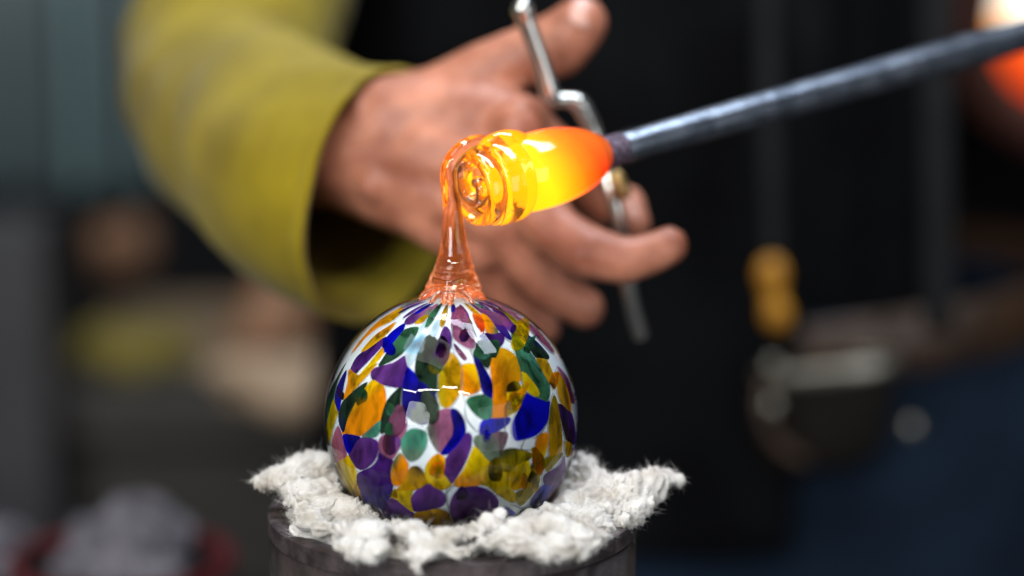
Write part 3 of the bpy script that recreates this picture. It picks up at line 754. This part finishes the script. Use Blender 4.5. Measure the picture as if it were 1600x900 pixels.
def loft(name, rings, nseg=72, a0=0, a1=2 * math.pi, fold=0.0, seed=0, power=2.6):
    V = []; F = []; n = len(rings); full = abs(a1 - a0 - 2 * math.pi) < 1e-6; m = nseg if full else nseg + 1
    for i, (x, y, z, rx, ry) in enumerate(rings):
        for j in range(m):
            a = a0 + (a1 - a0) * j / nseg; c, s = math.cos(a), math.sin(a)
            e = 2 / power
            px = math.copysign(abs(c) ** e, c); py = math.copysign(abs(s) ** e, s)
            w = 1 + fold * noise.noise(Vector((c * 2.2 + seed, s * 2.2, z * 5))) + fold * .6 * noise.noise(Vector((c * 5 + seed, s * 5, z * 14)))
            V.append(Vector((x + rx * px * w, y + ry * py * w, z)))
    for i in range(n - 1):
        for j in range(nseg):
            k = (j + 1) % m if full else j + 1
            F.append((i * m + j, i * m + k, (i + 1) * m + k, (i + 1) * m + j))
    return mesh(name, V, F)
def rings(pts, n=8): return [(p[0], p[1], p[2], p[3] * (.87 if p[3] > .16 and p[0] < T.x + .02 else 1), p[4]) for p in catmull(pts, n)]
T = tc_
tops = rings([(T.x, T.y, zbelt - .03, .215, .135), (T.x, T.y, zbelt + .1, .212, .132), (T.x, T.y, zbelt + .28, .225, .138), (T.x, T.y, zbelt + .42, .225, .13), (T.x, T.y, zbelt + .52, .17, .10), (T.x, T.y, zbelt + .57, .075, .075)])
o = link('shirt', loft('shirt', tops, fold=.03, seed=2), M_BLACK, person); md = o.modifiers.new('t', 'SOLIDIFY'); md.thickness = .002
jn = rings([(T.x + .04, T.y, zbelt + .03, .205, .128), (T.x + .04, T.y, zbelt - .06, .218, .138), (T.x + .04, T.y, zbelt - .2, .222, .14)])
o = link('jeans', loft('jeans', jn, fold=.045, seed=5), M_JEANS, person); md = o.modifiers.new('t', 'SOLIDIFY'); md.thickness = .002
for sgn in (-1, 1):
    lg = rings([(T.x + .04 + sgn * .108, T.y, zbelt - .195, .112, .135), (T.x + .04 + sgn * .112, T.y, zbelt - .45, .10, .11), (T.x + .04 + sgn * .115, T.y + .01, FLOOR_Z + .03, .085, .09)])
    o = link('jeans_leg', loft('jeans_leg', lg, fold=.05, seed=8 + sgn), M_JEANS, person); md = o.modifiers.new('t', 'SOLIDIFY'); md.thickness = .002
# belt
bz = zbelt
V = rings([(T.x + .04, T.y, bz - .018, .226, .146), (T.x + .04, T.y, bz - .017, .229, .149), (T.x + .04, T.y, bz + .017, .229, .149), (T.x + .04, T.y, bz + .018, .226, .146)], 2)
def slope(me, k):
    for v in me.vertices: v.co.z += (v.co.x - T.x) * k
    me.update(); return me
o = link('belt', slope(loft('belt', V), .12), M_BELT, person); md = o.modifiers.new('t', 'SOLIDIFY'); md.thickness = .003
# apron over the front, ending in a slanted hem
ap = rings([(T.x - .02, T.y - .004, zbelt - .11, .236, .160), (T.x - .01, T.y - .004, zbelt + .05, .230, .154), (T.x, T.y - .004, zbelt + .3, .24, .154), (T.x, T.y - .004, zbelt + .45, .22, .14)])
o = link('apron', loft('apron', ap, 60, R(178), R(293), fold=.03, seed=13), M_BLACK, person); md = o.modifiers.new('t', 'SOLIDIFY'); md.thickness = .002
# grey apron strap hanging down the front
def strap(x0, x1, y0, y1, d, wd, parent, name='apron_strap'):
    return link(name, sweep(name, [(at(x0, y0, d), wd), (at((x0 + x1) / 2, (y0 + y1) / 2, d), wd), (at(x1, y1, d), wd)], 16, flat=1, up=Vector((1, 0, 0)), rfun=lambda t, a: 1 if abs(math.cos(a)) > .5 else .55), M_STRAP, parent)
strap(1462, 1466, -250, 520, 1.41, .009, person)
# belt pouches
M_CHROME = surf('polished_stud_rim', (0.30, 0.28, 0.22), (0.38, 0.36, 0.30), 50, rough=0.34, metal=.9)
def pouch(px, py, d, rx, h, label):
    c = at(px, py, d); t = empty('tool_pouch', c, label=label, cat='pouch', group='pouches on the belt')
    pr = catmull([(.0005, -h), (rx * .6, -h * .98), (rx * .9, -h * .8), (rx, -h * .3), (rx * .98, 0), (rx * .9, 0), (rx * .9, -h * .3), (rx * .5, -h * .9), (.0005, -h * .92)], 5)
    def sq(me):
        for v in me.vertices: v.co = Vector((v.co.x, c.y + (v.co.y - c.y) * .35, v.co.z + (v.co.x - c.x) * .1))
        me.update(); return me
    link('pocket', sq(lathe('pocket', [(max(1e-5, p[0]), p[1]) for p in pr], 48, c)), M_LEATH, t)
    rm = [(rx * 1.0, .004), (rx * 1.06, .002), (rx * 1.06, -.003), (rx * 1.0, -.005), (rx * .95, -.003), (rx * .95, .002)]
    link('metal_rim', sq(lathe('metal_rim', rm, 64, c, closed=True)), M_CHROME, t)
    return t
def pouch_trim(t):
    link('leather_trim', sweep('leather_trim', [(at(1204, 580, 1.425), .0035), (at(1192, 625, 1.42), .0045), (at(1200, 670, 1.42), .0045), (at(1228, 705, 1.42), .0045), (at(1262, 720, 1.42), .002)], 12), M_BELT, t)
    for x, y in ((1207, 572), (1206, 634), (1424, 668)):  # small shiny studs added to make the blurred glints
        link('glint_stud', lathe('glint_stud', [(.0005, -.004), (.0032, -.0034), (.0046, -.0012), (.0048, .001)], 20, at(x, y, 1.412), Vector((0, 1, 0))), M_CHROME, t)
pouch_trim(pouch(1292, 575, 1.44, .040, .062, 'dark pouch with a pale shiny rim hanging at the blue jeans'))
# lanyard with amber handle
ly = empty('hanging_lanyard', at(1212, 525, 1.36), label='grey lanyard with an amber lobed handle hanging before the black apron', cat='lanyard')
link('strap', sweep('strap', [(at(1196, -300, 1.40), .006), (at(1198, 0, 1.39), .006), (at(1203, 250, 1.375), .006), (at(1206, 405, 1.365), .005)], 16, up=Vector((1, 0, 0))), M_STRAP, ly)
link('amber_handle', sweep('amber_handle', [(at(1206, 402, 1.36), .003), (at(1206, 412, 1.36), .0062), (at(1205, 430, 1.36), .0084), (at(1208, 460, 1.36), .0058), (at(1213, 490, 1.36), .0078), (at(1215, 508, 1.36), .0062), (at(1215, 518, 1.36), .002)], 24, sub=6), M_AMBERH, ly)

# ================================================================== shears in the hand
shr = empty('glass_shears', at(940, 240, 1.04), label='long steel glass shears held in the hand behind the glowing glass', cat='shears')
link('handle', sweep('handle', [(at(812, 2, 1.018), .0030), (at(816, 12, 1.018), .0048), (at(824, 38, 1.020), .0041), (at(846, 100, 1.024), .0040), (at(860, 146, 1.027), .0042), (at(868, 156, 1.029), .0036), (at(884, 156, 1.03), .0030), (at(904, 162, 1.032), .0042), (at(916, 180, 1.034), .0040), (at(928, 206, 1.037), .0036), (at(944, 246, 1.040), .0036)], 20, sub=6), M_STEEL, shr, label='upper bent steel handle')
link('handle', sweep('handle', [(at(934, 226, 1.044), .0036), (at(946, 270, 1.042), .0036), (at(956, 305, 1.040), .0034), (at(966, 345, 1.042), .0034), (at(977, 410, 1.050), .0036), (at(987, 475, 1.058), .0034), (at(1000, 522, 1.066), .0034), (at(1003, 530, 1.067), .002)], 20, sub=6), M_STEEL, shr, label='lower straight steel handle')
for (x1, y1, dd) in ((1016, 214, 1.16), (1024, 222, 1.165)):
    a_ = at(940, 240, 1.043 + (dd - 1.16)); b_ = at(x1, y1, dd)
    link('blade', sweep('blade', [(a_, .0045), (a_.lerp(b_, .4), .0055), (a_.lerp(b_, .8), .004), (b_, .0008)], 16, flat=.3), M_STEEL, shr)
pv = at(966, 284, 1.035)
link('pivot_bolt', lathe('pivot_bolt', [(.0032, -.008), (.0034, -.003), (.0034, .003), (.0026, .0045)], 20, pv, (UP * .8 - RT * .35).normalized()), M_BRASS, shr)

# ================================================================== background left
M_CAB = surf('grey_teal_enamel', (0.020, 0.034, 0.037), (0.036, 0.058, 0.062), 4, rough=0.35, metal=0.3)
M_CABL = surf('pale_teal_enamel', (0.075, 0.13, 0.135), (0.11, 0.18, 0.185), 4, rough=0.35, metal=0.3)
DB = 2.1
cab = empty('steel_cabinet', at(70, 330, DB + .2), label='tall grey teal steel cabinet with vertical panels beside the sleeve', cat='cabinet')
def bxp(name, x0, x1, y0, y1, d, dep, m, parent, bev=.004):
    a = at(x0, y0, d); b = at(x1, y1, d)
    c = Vector(((a.x + b.x) / 2, (a.y + b.y) / 2 + dep / 2, (a.z + b.z) / 2))
    return link(name, box(name, c, abs(b.x - a.x), dep, abs(a.z - b.z), bev), m, parent, smooth=False)
bxp('carcass', -420, 205, -700, 320, DB + .02, .5, M_CAB, cab)
for x0, x1 in ((-400, -160), (-150, 84), (132, 186)): bxp('door_panel', x0, x1, -690, 300, DB, .03, M_CAB, cab)
bxp('pale_stile', 92, 126, -690, 312, DB - .01, .04, M_CABL, cab)
bxp('pale_stile', 190, 214, -690, 312, DB - .01, .04, M_CABL, cab)
legm = surf('grey_painted_steel', (0.018, 0.018, 0.020), (0.03, 0.03, 0.032), 8, rough=0.5)
for x0 in (-400, -20): 
    a = at(x0, 322, DB + .1); hgt = a.z - FLOOR_Z
    link('leg', box('leg', (a.x + .03, a.y + .05, FLOOR_Z + hgt / 2), .05, .05, hgt, .003), legm, cab, smooth=False)
# work bench
M_WOOD = surf('worn_pine', (0.13, 0.085, 0.045), (0.24, 0.165, 0.095), 6, rough=0.7, vec=(1, 8, 8))
M_DKW = surf('grey_brown_boards', (0.022, 0.020, 0.017), (0.042, 0.038, 0.032), 5, rough=0.75, vec=(1, 8, 8))
DW = 1.95
wbk = empty('workbench', at(330, 700, DW + .2), label='low wooden workbench with grey brown front behind the tube stand', cat='workbench')
a = at(60, 600, DW); b2 = at(620, 630, DW)
zt = a.z - .01
for k in range(4):
    link('plank', box('plank', ((a.x + b2.x) / 2, a.y + .05 + .1 * k, zt - .02), b2.x - a.x, .094, .04, .004), M_WOOD if k else M_DKW, wbk, smooth=False)
link('front_board', box('front_board', ((a.x + b2.x) / 2, a.y + .035, zt - .11), b2.x - a.x - .04, .03, .12, .004), M_DKW, wbk, smooth=False)
for sx_ in (a.x + .06, b2.x - .06):
    for dy in (.06, .33):
        hh = zt - .05 - FLOOR_Z
        link('leg', box('leg', (sx_, a.y + dy, FLOOR_Z + hh / 2), .06, .06, hh, .004), M_DKW, wbk, smooth=False)
# things lying on the bench
def lump(name, px, py, d, rx, ry, rz, mat, label, cat, seed):
    c = at(px, py, d); rr = random.Random(seed); bl = []
    for k in range(14): bl.append((c + Vector((rr.uniform(-1, 1) * rx * .6, rr.uniform(-1, 1) * ry * .5, rr.uniform(-1, 1) * rz * .45)), (rx * .5, ry * .6, rz * .55)))
    o = link(name, blob(name, bl, .006, 4), mat, None); tag(o, label, cat); return o
lump('folded_cloth', 205, 548, 2.05, .050, .05, .028, surf('mustard_cloth', (0.13, 0.10, 0.014), (0.21, 0.16, 0.026), 12, rough=.9), 'crumpled mustard yellow cloth lying on the workbench', 'cloth', 2)
lump('plaster_block', 445, 600, 1.80, .058, .04, .026, surf('buff_plaster', (0.36, 0.25, 0.155), (0.46, 0.33, 0.22), 10, rough=.8), 'pale buff block on the workbench beside the glass ball', 'block', 5)
c1 = at(405, 560, 1.90); c2 = at(470, 430, 1.95)
tag(link('brown_pipe', sweep('brown_pipe', [(c1, .030), (c1.lerp(c2, .5), .030), (c2, .028), (c2.lerp(c1, -.4), .026)], 20), surf('red_brown_leather', (0.18, 0.08, 0.035), (0.27, 0.13, 0.06), 8, rough=.6)), 'slanting red brown pipe rising from the workbench behind the sleeve', 'pipe')
lump('fire_brick', 195, 385, 2.15, .032, .04, .035, surf('fired_brown_brick', (0.12, 0.06, 0.03), (0.18, 0.09, 0.045), 10, rough=.9), 'brown fire brick in the shadow under the teal cabinet', 'brick', 9)
# grey post left
post = empty('steel_post', at(20, 900, 1.9), label='grey square steel post at the far left edge', cat='post')
pa = at(18, 345, 1.9); hp = pa.z - FLOOR_Z
link('column', box('column', (pa.x, pa.y, FLOOR_Z + hp / 2), .062, .06, hp, .003), legm, post, smooth=False)
link('foot', box('foot', (pa.x, pa.y, FLOOR_Z + .006), .12, .12, .01, .002), legm, post, smooth=False)
# second stand, dark red rim, with wool
M_RED = surf('dark_red_paint', (0.06, 0.006, 0.008), (0.12, 0.012, 0.016), 30, rough=0.4)
sc = at(190, 900, 1.30)
make_stand('steel_tube_stand', sc.x, sc.y, sc.z + .012, .060, .006, surf('brown_black_steel', (0.012, 0.009, 0.009), (0.03, 0.022, 0.022), 30, rough=.55, metal=.3), M_RED, 'blurred tube stand with a dark red rim at the lower left', 'upright steel tube stands')
M_WOOL2 = surf('shaded_fibre_wool', (0.09, 0.088, 0.105), (0.20, 0.19, 0.22), 55, rough=0.95, bump=0.7, bscale=900, spec=0.1)  # same wool as the main pad, with shade put into its darker colour
wq = []
rq = random.Random(21)
for k in range(26):
    wq.append((at(220 + rq.gauss(0, 32), 812 + rq.uniform(-8, 30) - 0, 1.32 + rq.uniform(-.02, .03)), rq.uniform(.009, .013)))
for k in range(20): wq.append((Vector((sc.x + rq.uniform(-.03, .03), sc.y + rq.uniform(-.005, .04), sc.z + .002)), .010))
o = fluffy('fibre_wool_pad', wq, .0022, M_WOOL2, None, 1.0, 1500, 8)
tag(o, 'blurred white fibre wool heaped on the red rimmed stand', 'fibre wool')
wq = [(at(20 + rq.uniform(-50, 20), 860 + rq.uniform(-15, 40), 1.36 + rq.uniform(-.02, .02)), rq.uniform(.010, .015)) for k in range(16)]
o = fluffy('fibre_wool_scrap', wq, .0022, M_WOOL2, None, 1.0, 600, 9)
tag(o, 'small grey white wool scrap at the lower left corner', 'fibre wool')

# ================================================================== furnace, upper right
FD = 1.75
fc = at(1684, 40, FD)
fur = empty('glass_furnace', Vector((fc.x, fc.y + .2, FLOOR_Z)), label='dark glass furnace with a white hot round port behind the iron', cat='furnace')
M_FUR = surf('sooty_furnace_steel', (0.005, 0.004, 0.004), (0.010, 0.007, 0.007), 8, rough=.9, spec=.1)
pr = .060
yax = Vector((0, 1, 0))
link('port_ring', lathe('port_ring', [(pr * 1.6, .03), (pr * 1.6, 0), (pr * 1.55, -.012), (pr * 1.10, -.012), (pr, 0), (pr, .05), (pr, .16), (pr * 1.6, .16)], 64, fc, yax, closed=True), surf('glow_tinted_fireclay', (0.05, 0.012, 0.006), (0.085, 0.022, 0.01), 20, rough=.9), fur)  # red firelight on the ring is put into its base colour
m, nt, N, L, b = new_mat('furnace_fire')
tc = N.new('ShaderNodeTexCoord'); sx = N.new('ShaderNodeSeparateXYZ'); L.new(tc.outputs['Object'], sx.inputs[0])
mr = N.new('ShaderNodeMapRange'); mr.inputs['From Min'].default_value = fc.z - pr; mr.inputs['From Max'].default_value = fc.z + pr * .5
L.new(sx.outputs['Z'], mr.inputs['Value'])
rp = ramp(nt, mr.outputs[0], [(0.0, (0.36, 0.018, 0.0005)), (0.50, (0.50, 0.045, 0.001)), (0.66, (0.8, 0.30, 0.01)), (0.78, (1.0, 0.9, 0.75))])
L.new(rp.outputs[0], b.inputs['Emission Color']); b.inputs['Emission Strength'].default_value = 2.6; b.inputs['Base Color'].default_value = (.3, .1, .05, 1)
link('fire', lathe('fire', [(.0005, .03), (pr * .5, .031), (pr * .98, .034)], 48, fc, yax), m, fur)
for nm, x, z, w_, h_ in (('front_plate', fc.x - .36, fc.z - .1, .48, 1.3), ('front_plate', fc.x + .36, fc.z - .1, .48, 1.3)):
    pass
link('housing', box('housing', (fc.x + .33, fc.y + .36, (fc.z + .45 + FLOOR_Z) / 2), .80, .38, fc.z + .45 - FLOOR_Z, .01), M_FUR, fur, smooth=False)
